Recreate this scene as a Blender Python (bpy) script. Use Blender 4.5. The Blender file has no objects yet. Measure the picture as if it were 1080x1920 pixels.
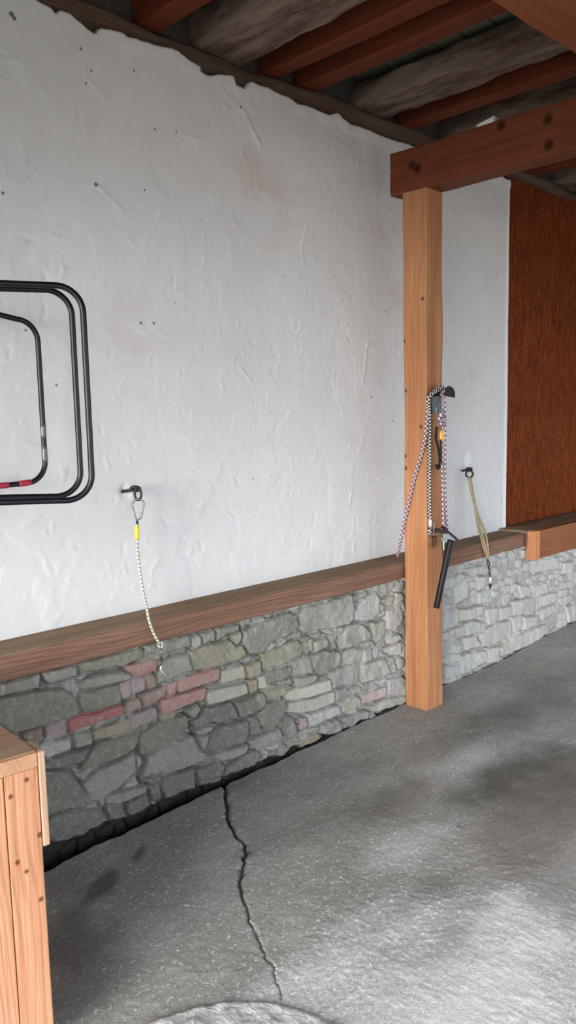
import bpy, bmesh, math, random
import numpy as np
from mathutils import Vector, Matrix
random.seed(7)
SC = bpy.context.scene
COL = SC.collection
# ------------------------------------------------------------------ camera (metres; x along the wall, -y into the yard side, z up)
FPX = 1494.66
def _cam(pitch, roll, yaw):
    cp, sp = math.cos(pitch), math.sin(pitch)
    F = np.array([math.sin(yaw)*cp, math.cos(yaw)*cp, -sp])
    R = np.array([math.cos(yaw), -math.sin(yaw), 0.0]); U = np.cross(R, F)
    c, s = math.cos(roll), math.sin(roll)
    return c*R+s*U, -s*R+c*U, F
CR, CU, CF = _cam(.1197, -.0232, .7765)
CP = np.array([0, -2.8056, 1.6])
def ray(u, v): return CF+(u-540)/FPX*CR+(960-v)/FPX*CU
def at(u, v, axis, val):                       # the point of a plane (x, y or z = val) that the survey photo shows at u, v
    d = ray(u, v); t = (val-CP[axis])/d[axis]; return CP+t*d
cd = bpy.data.cameras.new('camera'); cam = bpy.data.objects.new('camera', cd); COL.objects.link(cam)
cd.sensor_fit = 'HORIZONTAL'; cd.sensor_width = 36; cd.lens = 36*FPX/1080; cd.clip_start = .02; cd.clip_end = 200
M = Matrix(((CR[0], CU[0], -CF[0], CP[0]), (CR[1], CU[1], -CF[1], CP[1]), (CR[2], CU[2], -CF[2], CP[2]), (0, 0, 0, 1)))
cam.matrix_world = M
SC.camera = cam

# ------------------------------------------------------------------ numpy noise
class Noise:
    def __init__(s, seed): s.t = np.random.RandomState(seed).rand(257, 257)
    def __call__(s, x, y):
        xi = np.floor(x).astype(int); yi = np.floor(y).astype(int); fx = x-xi; fy = y-yi
        fx = fx*fx*(3-2*fx); fy = fy*fy*(3-2*fy); g = lambda a, b: s.t[a % 256, b % 256]
        return (g(xi, yi)*(1-fx)+g(xi+1, yi)*fx)*(1-fy)+(g(xi, yi+1)*(1-fx)+g(xi+1, yi+1)*fx)*fy - .5
    def fbm(s, x, y, o=4):
        r = 0; a = 1.
        for k in range(o): r = r+a*s(x*2**k+17.3*k, y*2**k+9.1*k); a *= .5
        return r
def sst(a, b, x): t = np.clip((x-a)/(b-a), 0, 1); return t*t*(3-2*t)
def seg_dist(x, y, pts):
    d = np.full(x.shape, 1e9)
    for (ax, ay), (bx, by) in zip(pts[:-1], pts[1:]):
        vx, vy = bx-ax, by-ay; t = np.clip(((x-ax)*vx+(y-ay)*vy)/(vx*vx+vy*vy+1e-12), 0, 1)
        d = np.minimum(d, np.hypot(x-ax-t*vx, y-ay-t*vy))
    return d
def poly_sdf(x, y, P):                         # > 0 inside
    ins = np.zeros(x.shape, bool); n = len(P)
    for i in range(n):
        (ax, ay), (bx, by) = P[i], P[(i+1) % n]
        c = (ay > y) != (by > y)
        with np.errstate(divide='ignore', invalid='ignore'):
            ins ^= c & (x < (bx-ax)*(y-ay)/(by-ay+1e-15)+ax)
    d = seg_dist(x, y, list(P)+[P[0]])
    return np.where(ins, d, -d)

# ------------------------------------------------------------------ materials
def srgb(r, g, b):
    f = lambda c: ((c/255+.055)/1.055)**2.4 if c > 10 else c/255/12.92
    return (f(r), f(g), f(b), 1)
class NT:
    def __init__(s, name):
        s.m = bpy.data.materials.new(name); s.m.use_nodes = True; s.t = s.m.node_tree; s.t.nodes.clear()
        s.b = s.n('ShaderNodeBsdfPrincipled'); o = s.n('ShaderNodeOutputMaterial'); s.l(s.b.outputs[0], o.inputs[0])
    def n(s, ty, **kw):
        x = s.t.nodes.new(ty)
        for k, v in kw.items():
            if k.startswith('i_'): x.inputs[k[2:].replace('_', ' ')].default_value = v
            else: setattr(x, k, v)
        return x
    def l(s, a, b): s.t.links.new(a, b)
    def val(s, x, inp):
        if hasattr(x, 'is_linked'): s.l(x, inp)
        else: inp.default_value = x
    def math(s, op, a, b=0., c=None):
        x = s.n('ShaderNodeMath', operation=op); s.val(a, x.inputs[0]); s.val(b, x.inputs[1])
        if c is not None: s.val(c, x.inputs[2])
        return x.outputs[0]
    def mix(s, f, a, b, mode='MIX'):
        x = s.n('ShaderNodeMix', data_type='RGBA', blend_type=mode); s.val(f, x.inputs[0]); s.val(a, x.inputs[6]); s.val(b, x.inputs[7]); return x.outputs[2]
    def ramp(s, f, *st):
        x = s.n('ShaderNodeValToRGB'); e = x.color_ramp.elements
        while len(e) < len(st): e.new(.5)
        for i, (p, c) in enumerate(st): e[i].position = p; e[i].color = c if len(c) == 4 else (*c, 1)
        s.l(f, x.inputs[0]); return x.outputs[0]
    def mr(s, f, a, b, c=0., d=1.):
        x = s.n('ShaderNodeMapRange'); s.val(f, x.inputs[0])
        for i, v in enumerate((a, b, c, d)): x.inputs[i+1].default_value = v
        return x.outputs[0]
    def co(s, scale=(1, 1, 1), kind='Object', loc=(0, 0, 0)):
        tc = s.n('ShaderNodeTexCoord'); mp = s.n('ShaderNodeMapping'); mp.inputs['Scale'].default_value = scale; mp.inputs['Location'].default_value = loc
        s.l(tc.outputs[kind], mp.inputs[0]); return mp.outputs[0]
    def noise(s, co, scale, detail=4, rough=.55, dist=0.):
        x = s.n('ShaderNodeTexNoise'); s.l(co, x.inputs['Vector'])
        x.inputs['Scale'].default_value = scale; x.inputs['Detail'].default_value = detail; x.inputs['Roughness'].default_value = rough; x.inputs['Distortion'].default_value = dist
        return x.outputs[0]
    def attr(s, name): 
        x = s.n('ShaderNodeAttribute'); x.attribute_name = name; return x
    def bump(s, h, strength, dist=.01):
        x = s.n('ShaderNodeBump'); x.inputs['Strength'].default_value = strength; x.inputs['Distance'].default_value = dist
        s.l(h, x.inputs['Height']); s.l(x.outputs[0], s.b.inputs['Normal']); return x
    def done(s, col=None, rough=None, metal=0., spec=.5):
        if col is not None: s.val(col, s.b.inputs['Base Color'])
        if rough is not None: s.val(rough, s.b.inputs['Roughness'])
        s.b.inputs['Metallic'].default_value = metal; s.b.inputs['Specular IOR Level'].default_value = spec
        return s.m
_woods = {}
def wood(name, dark, light, axis, knots=(), grey=None, greyamt=0., rough=.65, grain=1., seed=0., rings=.5, knotr=.012):
    t = NT(name); ax = 'xyz'.index(axis)
    sc = [26*grain]*3; sc[ax] = .9*grain
    sf = [150*grain]*3; sf[ax] = 3*grain
    sr = [5.5*grain]*3; sr[ax] = .55*grain
    c1 = t.noise(t.co(sc, loc=(seed, seed*2, seed*3)), 1, 5, .6, .6)
    c2 = t.noise(t.co(sf, loc=(seed, seed, 0)), 1, 3, .6)
    wn = [2.6*grain]*3; wn[ax] = .5*grain
    warp = t.noise(t.co(wn, loc=(seed*1.7, seed, seed*.3)), 1, 2, .5)
    wn2 = [14*grain]*3; wn2[ax] = 2.2*grain
    warp2 = t.noise(t.co(wn2, loc=(seed*1.7, seed, seed*.3)), 1, 2, .5)
    dv = [.83, .55, .7]; dv[ax] = .03
    dp = t.n('ShaderNodeVectorMath', operation='DOT_PRODUCT'); t.l(t.co(), dp.inputs[0]); dp.inputs[1].default_value = dv
    ph = t.math('ADD', dp.outputs['Value'], t.math('ADD', t.math('MULTIPLY', warp, .22), t.math('MULTIPLY', warp2, .022)))
    sn = t.math('SINE', t.math('MULTIPLY', ph, 2*math.pi/.013*grain))
    rg = t.math('POWER', t.math('ADD', t.math('MULTIPLY', sn, .5), .5), 2.5)
    f = t.math('ADD', t.math('MULTIPLY', c1, .75), t.math('MULTIPLY', c2, .45))
    f = t.math('SUBTRACT', f, t.math('MULTIPLY', rg, rings*.36))
    f = t.mr(f, .22, .82)
    col = t.mix(f, dark, light)
    lowf = t.noise(t.co((2, 2, 2), loc=(seed, 0, 0)), 1, 3)
    col = t.mix(t.mr(lowf, .35, .7, 0, .35), col, (dark[0]*.8, dark[1]*.75, dark[2]*.7, 1))
    if grey is not None:
        col = t.mix(t.mr(t.noise(t.co([9 if i != ax else 1.6 for i in range(3)], loc=(0, seed, 0)), 1, 6, .7), .62-greyamt*.35, .75-greyamt*.3, 0, min(1, greyamt*1.3)), col, grey)
    for kx, ky, kz in knots:
        g = t.n('ShaderNodeNewGeometry'); sub = t.n('ShaderNodeVectorMath', operation='SUBTRACT'); t.l(g.outputs['Position'], sub.inputs[0]); sub.inputs[1].default_value = (kx, ky, kz)
        ln = t.n('ShaderNodeVectorMath', operation='LENGTH'); t.l(sub.outputs[0], ln.inputs[0])
        d = t.math('ADD', ln.outputs['Value'], t.math('MULTIPLY', c1, .006))
        col = t.mix(t.mr(d, knotr*.7+.003, knotr*1.5+.003, .8, 0), col, (dark[0]*.16, dark[1]*.12, dark[2]*.1, 1))
    t.bump(f, .45, .004)
    return t.done(col, rough, spec=.14)
def plain(name, col, rough=.5, metal=0., bump=0., var=.12):
    t = NT(name); n = t.noise(t.co((40, 40, 40)), 1, 4)
    c = t.mix(t.mr(n, .3, .7, 0, 1), tuple(v*(1-var) for v in col[:3])+(1,), tuple(min(1, v*(1+var)) for v in col[:3])+(1,))
    if bump: t.bump(n, bump, .003)
    return t.done(c, t.mr(n, .3, .7, max(.05, rough-.08), min(1, rough+.08)), metal)
def braid(name, a, b, freq, twist=2, duty=.5, c=None, edge=.15):
    t = NT(name); uv = t.n('ShaderNodeUVMap'); sp = t.n('ShaderNodeSeparateXYZ'); t.l(uv.outputs[0], sp.inputs[0])
    u = t.math('MULTIPLY', sp.outputs[0], freq); v = t.math('MULTIPLY', sp.outputs[1], twist)
    s1 = t.math('FRACT', t.math('ADD', u, v)); s2 = t.math('FRACT', t.math('SUBTRACT', u, v))
    s = t.math('MULTIPLY', t.math('PINGPONG', s1, .5), t.math('PINGPONG', s2, .5))
    f = t.mr(s, .25*duty*(1-edge)*.55, .25*duty*(1+edge)*.55)
    col = t.mix(f, a, b)
    if c is not None: col = t.mix(t.mr(t.math('PINGPONG', t.math('MULTIPLY', s1, 3.), .5), .34, .42), col, c)
    h = t.math('ADD', t.math('PINGPONG', s1, .5), t.math('PINGPONG', s2, .5)); t.bump(h, .6, .002)
    return t.done(col, .85, spec=.2)

# ------------------------------------------------------------------ object helpers
def tag(o, label=None, cat=None, group=None, kind=None):
    for k, v in (('label', label), ('category', cat), ('group', group), ('kind', kind)):
        if v: o[k] = v
    return o
def link(name, me, mat, parent=None, loc=None):
    o = bpy.data.objects.new(name, me); COL.objects.link(o)
    if mat is not None: me.materials.append(mat)
    if parent is not None:
        o.parent = parent; o.matrix_parent_inverse = parent.matrix_basis.inverted()
    return o
def origin(o, p):                              # put a mesh thing's origin at its base
    p = Vector(p); o.data.transform(Matrix.Translation(-p)); o.location = p; return o
def empty(name, loc, label, cat, group=None):
    o = bpy.data.objects.new(name, None); COL.objects.link(o); o.location = loc; o.empty_display_size = .05
    return tag(o, label, cat, group)
class MB:
    def __init__(s): s.bm = bmesh.new(); s.uv = s.bm.loops.layers.uv.new('UVMap')
    def box(s, lo, hi, rot=None, piv=None, bev=0., seg=2):
        b2 = bmesh.new(); r = bmesh.ops.create_cube(b2, size=1)
        for v in b2.verts:
            v.co = Vector([(lo[i]+hi[i])/2+v.co[i]*(hi[i]-lo[i]) for i in range(3)])
        if bev: bmesh.ops.bevel(b2, geom=b2.edges[:], offset=bev, segments=seg, profile=.6, affect='EDGES')
        if rot is not None: bmesh.ops.rotate(b2, verts=b2.verts[:], cent=piv or (0, 0, 0), matrix=rot)
        s.merge(b2); return s
    def merge(s, b2):
        me = bpy.data.meshes.new('t'); b2.to_mesh(me); b2.free(); s.bm.from_mesh(me); bpy.data.meshes.remove(me)
    def tube(s, pts, r, n=10, closed=False, flat=1., flatdir=None):
        P = [Vector(p) for p in pts]; N = len(P); rr = r if hasattr(r, '__len__') else [r]*N
        T = []
        for i in range(N):
            a = P[(i-1) % N] if closed or i > 0 else P[i]; b = P[(i+1) % N] if closed or i < N-1 else P[i]
            T.append((b-a).normalized())
        ref = Vector(flatdir) if flatdir is not None else (Vector((0, 0, 1)) if abs(T[0].z) < .9 else Vector((1, 0, 0)))
        rings = []; L = 0; Ls = []
        nrm = (ref-T[0]*ref.dot(T[0])).normalized()
        for i in range(N):
            if flatdir is not None: nrm = Vector(flatdir)
            nrm = (nrm-T[i]*nrm.dot(T[i])).normalized(); bi = T[i].cross(nrm)
            if i: L += (P[i]-P[i-1]).length
            Ls.append(L)
            rings.append([s.bm.verts.new(P[i]+rr[i]*(math.cos(a)*nrm*flat+math.sin(a)*bi)) for a in [2*math.pi*k/n for k in range(n)]])
        M_ = N if closed else N-1
        for i in range(M_):
            j = (i+1) % N
            for k in range(n):
                k2 = (k+1) % n
                f = s.bm.faces.new((rings[i][k], rings[i][k2], rings[j][k2], rings[j][k])); f.smooth = True
                lj = Ls[j] if j else L+(P[0]-P[-1]).length
                for lp, (uu, vv) in zip(f.loops, ((Ls[i], k/n), (Ls[i], (k+1)/n), (lj, (k+1)/n), (lj, k/n))): lp[s.uv].uv = (uu, vv)
        if not closed:
            s.bm.faces.new(rings[0]); s.bm.faces.new(rings[-1][::-1])
        return s
    def sphere(s, c, r, scale=(1, 1, 1), seg=12):
        b2 = bmesh.new(); bmesh.ops.create_uvsphere(b2, u_segments=seg, v_segments=seg//2+2, radius=r)
        for v in b2.verts: v.co = Vector((v.co.x*scale[0], v.co.y*scale[1], v.co.z*scale[2]))+Vector(c)
        for f in b2.faces: f.smooth = True
        s.merge(b2); return s
    def prism(s, outline, depth, Mx):          # outline in local xy, extruded to depth along local z
        b2 = bmesh.new(); vs = [b2.verts.new((x, y, 0)) for x, y in outline]; f = b2.faces.new(vs)
        r = bmesh.ops.extrude_face_region(b2, geom=[f]); bmesh.ops.translate(b2, verts=[v for v in r['geom'] if isinstance(v, bmesh.types.BMVert)], vec=(0, 0, depth))
        bmesh.ops.recalc_face_normals(b2, faces=b2.faces[:]); bmesh.ops.transform(b2, matrix=Mx, verts=b2.verts[:]); s.merge(b2); return s
    def build(s, name, mat, parent=None):
        bmesh.ops.recalc_face_normals(s.bm, faces=s.bm.faces[:])
        me = bpy.data.meshes.new(name); s.bm.to_mesh(me); s.bm.free(); return link(name, me, mat, parent)
def smooth(pts, n=8, closed=False):            # Catmull-Rom
    P = [Vector(p) for p in pts]; N = len(P); out = []
    for i in range(N if closed else N-1):
        g = lambda k: P[k % N] if closed else P[min(max(k, 0), N-1)]
        a, b, c, d = g(i-1), g(i), g(i+1), g(i+2)
        for k in range(n):
            t = k/n; out.append(.5*((2*b)+(c-a)*t+(2*a-5*b+4*c-d)*t*t+(3*b-a-3*c+d)*t**3))
    if not closed: out.append(P[-1])
    return out
def grid_mesh(name, V, nx, ny, attrs=None, flip=False):
    me = bpy.data.meshes.new(name); n = nx*ny
    me.vertices.add(n); me.vertices.foreach_set('co', V.reshape(-1).astype(np.float32))
    i = np.arange((nx-1)*(ny-1)); r, c = i//(nx-1), i % (nx-1); a = r*nx+c
    q = np.stack([a, a+1, a+nx+1, a+nx], 1)
    if flip: q = q[:, ::-1]
    me.loops.add(q.size); me.loops.foreach_set('vertex_index', q.reshape(-1).astype(np.int32))
    me.polygons.add(len(q)); me.polygons.foreach_set('loop_start', (np.arange(len(q))*4).astype(np.int32))
    try: me.polygons.foreach_set('loop_total', np.full(len(q), 4, np.int32))
    except Exception: pass
    me.polygons.foreach_set('use_smooth', np.ones(len(q), bool))
    me.update(calc_edges=True); me.validate()
    for k, v in (attrs or {}).items():
        if v.ndim == 1 or v.shape[-1] == 1:
            at_ = me.attributes.new(k, 'FLOAT', 'POINT'); at_.data.foreach_set('value', v.reshape(-1).astype(np.float32))
        else:
            at_ = me.attributes.new(k, 'FLOAT_COLOR', 'POINT'); at_.data.foreach_set('color', np.concatenate([v.reshape(-1, 3), np.ones((n, 1))], 1).reshape(-1).astype(np.float32))
    return me
def timber(lo, hi, axis, wob=.004, step=.05, bev=.006, seed=0, rough=0., round_=0.):
    """a sawn or hewn timber: a lathe of rounded-rectangle rings along its axis with slightly wandering edges"""
    ax = 'xyz'.index(axis); o = [i for i in range(3) if i != ax]
    L = hi[ax]-lo[ax]; n = max(2, int(L/step)); N1 = Noise(seed+50)
    w, h = (hi[o[0]]-lo[o[0]])/2, (hi[o[1]]-lo[o[1]])/2; cx, cy = (hi[o[0]]+lo[o[0]])/2, (hi[o[1]]+lo[o[1]])/2
    b = max(bev, round_*min(w, h)); prof = []
    for sx, sy, a0 in ((1, 1, 0), (-1, 1, 90), (-1, -1, 180), (1, -1, 270)):
        for k in range(4 if round_ < .1 else 7):
            a = math.radians(a0+90*k/(3 if round_ < .1 else 6)); prof.append((sx*(w-b)+b*math.cos(a), sy*(h-b)+b*math.sin(a)))
    # subdivide the long faces
    q = []
    for i, p in enumerate(prof):
        r = prof[(i+1) % len(prof)]; q.append(p); d = math.hypot(r[0]-p[0], r[1]-p[1])
        m = int(d/.03)
        for k in range(1, m+1): q.append((p[0]+(r[0]-p[0])*k/(m+1), p[1]+(r[1]-p[1])*k/(m+1)))
    mb = MB(); rings = []
    for i in range(n+1):
        t = L*i/n; ring = []
        for k, (px, py) in enumerate(q):
            ang = math.atan2(py, px)
            e = wob*float(N1.fbm(np.array(t*3.+100*0), np.array(ang*1.5+5), 3))*2
            if rough: e += rough*float(N1.fbm(np.array(t*14.), np.array(ang*7+40), 3))*2
            rr = math.hypot(px, py); s_ = 1+e/rr
            c = [0, 0, 0]; c[ax] = lo[ax]+t; c[o[0]] = cx+px*s_; c[o[1]] = cy+py*s_
            ring.append(mb.bm.verts.new(c))
        rings.append(ring)
    m = len(q)
    for i in range(n):
        for k in range(m): 
            f = mb.bm.faces.new((rings[i][k], rings[i][(k+1) % m], rings[i+1][(k+1) % m], rings[i+1][k])); f.smooth = (round_ > .1 or rough > 0)
    mb.bm.faces.new(rings[0]); mb.bm.faces.new(rings[-1])
    return mb

# ================================================================== SETTING
N1, N2, N3 = Noise(1), Noise(2), Noise(3)
RAILT, RAILB, RAILY = .794, .704, -.195
# ---- plaster wall
top_px = [(60, -22), (95, -4), (103, 10), (112, 3), (130, 8), (148, 22), (165, 37), (179, 47), (190, 36), (215, 41), (240, 53), (290, 68), (330, 80), (358, 100), (376, 110), (381, 124), (395, 127), (420, 125), (437, 128), (440, 144), (458, 154), (469, 139), (500, 151), (535, 166), (560, 182), (585, 188), (606, 200), (618, 203), (634, 200), (646, 214), (668, 224), (695, 234), (722, 245), (746, 253)]
tp = [at(u, v, 1, 0.) for u, v in top_px]
txs = [.2]+[p[0] for p in tp]+[4.0, 4.4, 4.7, 4.84]; tzs = [3.07]+[p[2]-.024 for p in tp]+[3.10, 3.09, 3.11, 3.09]
txs, tzs = np.maximum.accumulate(np.array(txs)+np.arange(len(txs))*1e-4), np.array(tzs)
XE = 4.838
gx = np.concatenate([np.arange(-1.6, 1.1, .05), np.arange(1.1, XE, .008), [XE, XE+.004, XE+.006]]); nk = 300
k = np.linspace(0, 1, nk)
X, K = np.meshgrid(gx, k); ztop = np.interp(X, txs, tzs)+.006*N1.fbm(X*30, X*0+3., 3)
Z0 = RAILT-.03; Z = Z0+(ztop-Z0)*K
Y = -.009*N1.fbm(X*1.1, Z*1.1, 2)-.0026*N2.fbm(X*5, Z*5, 3)-.0008*N3.fbm(X*22, Z*22, 3)
# trowel marks, flaked patches and small lumps
rs = np.random.RandomState(11)
fl = np.zeros_like(Y)
for i in range(900):
    cx, cz = rs.uniform(1.2, 4.8), rs.uniform(.85, 3.05); a = rs.normal(1.1, .7); l = rs.uniform(.005, .05)*rs.uniform(.3, 1); w = rs.uniform(.003, .0065)
    sel = (abs(X-cx) < .09) & (abs(Z-cz) < .09)
    u = (X[sel]-cx)*math.cos(a)+(Z[sel]-cz)*math.sin(a); v = -(X[sel]-cx)*math.sin(a)+(Z[sel]-cz)*math.cos(a)
    v = v+.006*np.sin(u*90+cx*9)
    fl[sel] += rs.choice([1, 1, -1])*rs.uniform(.0012, .005)*np.exp(-(u/l)**2-(v/w)**2)
flk = N2.fbm(X*2.2+4, Z*2.2, 4); pat = sst(.14, .165, flk)*.0011+sst(.12, .135, N3.fbm(X*3.1, Z*2.3+9, 4))*.0012
Y = Y-fl+pat
for px, py_, r, d in ((235, 922, .03, .006), (876, 862, .05, .006)):
    c = at(px, py_, 1, 0); dd = np.hypot(X-c[0], (Z-c[2])*.8)+.01*N3.fbm(X*60, Z*60, 2); Y = Y+d*sst(r, r*.5, dd)
# the scratches the photo shows as bright ridges
for pts in ([(165, 148), (198, 185)], [(413, 160), (430, 185), (452, 205), (470, 235), (489, 275)], [(455, 200), (472, 240), (488, 272)], [(262, 605), (268, 612)], [(340, 250), (372, 262)], [(180, 345), (230, 395)], [(575, 420), (565, 470), (572, 500)], [(690, 640), (680, 720)], [(450, 690), (470, 715)]):
    q = [at(u, v, 1, 0) for u, v in pts]; d = seg_dist(X+.006*N3(X*30, Z*30), Z+.006*N2(X*30, Z*30), [(p[0], p[2]) for p in q]); Y = Y-.004*np.exp(-(d/.005)**2)
edge = sst(.985, 1, K); Y = Y-.006*sst(.97, .985, K)*(N2.fbm(X*12, X*0, 2)+.4)+.05*(K > .998)
Y = np.where(X > XE+.001, .03, Y); Y = np.where((X > XE-.022) & (X <= XE), Y-.006, Y)
pale = np.zeros_like(Y); c = at(876, 862, 1, 0)
pale += sst(.055, .02, np.hypot((X-c[0])*1.2, Z-c[2])+.03*N3.fbm(X*40+Z*10, Z*12, 3))
pale += .9*sst(XE-.022, XE-.012, X)  # bead edge painted paler for the light it catches
c = at(237, 925, 1, 0); pale += .6*sst(.05, .015, np.hypot(X-c[0], Z-c[2])+.03*N3.fbm(X*40, Z*40, 3))
pink = np.zeros_like(Y)
for px, py_, r in ((505, 385, .17), (470, 320, .1), (720, 420, .14), (880, 720, .14), (250, 620, .12), (735, 560, .1)):
    c = at(px, py_, 1, 0); pink += np.exp(-(np.hypot(X-c[0], Z-c[2])/r)**2)*np.clip(.6+2.2*N1.fbm(X*9, Z*9, 3), 0, 1)
me = grid_mesh('wall_left', np.stack([X, Y, Z], -1), X.shape[1], nk, {'pale': np.clip(pale, 0, 1).reshape(-1), 'pink': np.clip(pink, 0, 1).reshape(-1)})
t = NT('lime_plaster')
n1 = t.noise(t.co((1.3, 1.3, 1.3)), 1, 4); n2 = t.noise(t.co((14, 14, 14)), 1, 5, .65); n3 = t.noise(t.co((70, 70, 70)), 1, 3)
col = t.mix(t.mr(n1, .35, .65), (.69, .685, .68, 1), (.75, .745, .735, 1))
col = t.mix(t.mr(n2, .45, .75, 0, .35), col, (.64, .62, .585, 1))
col = t.mix(t.math('MULTIPLY', t.attr('pink').outputs[2], .5), col, (.66, .52, .46, 1))
col = t.mix(t.math('MULTIPLY', t.attr('pale').outputs[2], .8), col, (.86, .86, .85, 1))
sp = t.n('ShaderNodeTexVoronoi'); t.l(t.co((7, 7, 7)), sp.inputs[0]); sp.inputs['Scale'].default_value = 1.
pit = t.math('MULTIPLY', t.mr(sp.outputs[0], .035, .05, 1, 0), t.mr(t.noise(t.co((3, 3, 3), loc=(5, 5, 5)), 1, 2), .5, .55))
col = t.mix(pit, col, (.12, .11, .1, 1))
for u, v, r_ in ((263, 606, 5), (288, 606, 5), (252, 132, 4), (172, 132, 4), (152, 91, 5), (163, 37, 5), (22, 26, 8), (27, 34, 7), (180, 346, 7), (291, 242, 4), (331, 246, 4), (272, 356, 4), (451, 201, 5), (5, 362, 5), (48, 619, 4), (106, 722, 4), (378, 132, 9)):
    g = t.n('ShaderNodeNewGeometry'); sb = t.n('ShaderNodeVectorMath', operation='SUBTRACT'); t.l(g.outputs['Position'], sb.inputs[0]); sb.inputs[1].default_value = tuple(at(u, v, 1, 0))
    ml = t.n('ShaderNodeVectorMath', operation='MULTIPLY'); t.l(sb.outputs[0], ml.inputs[0]); ml.inputs[1].default_value = (1, 0, 1)
    ln = t.n('ShaderNodeVectorMath', operation='LENGTH'); t.l(ml.outputs[0], ln.inputs[0])
    col = t.mix(t.mr(ln.outputs['Value'], r_*.0008, r_*.0015, .9, 0), col, (.09, .08, .075, 1))
t.bump(t.math('ADD', t.math('MULTIPLY', n2, .6), t.math('MULTIPLY', n3, .25)), .15, .011)
tag(link('wall_left', me, t.done(col, .88, spec=.25)), kind='structure')

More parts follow.
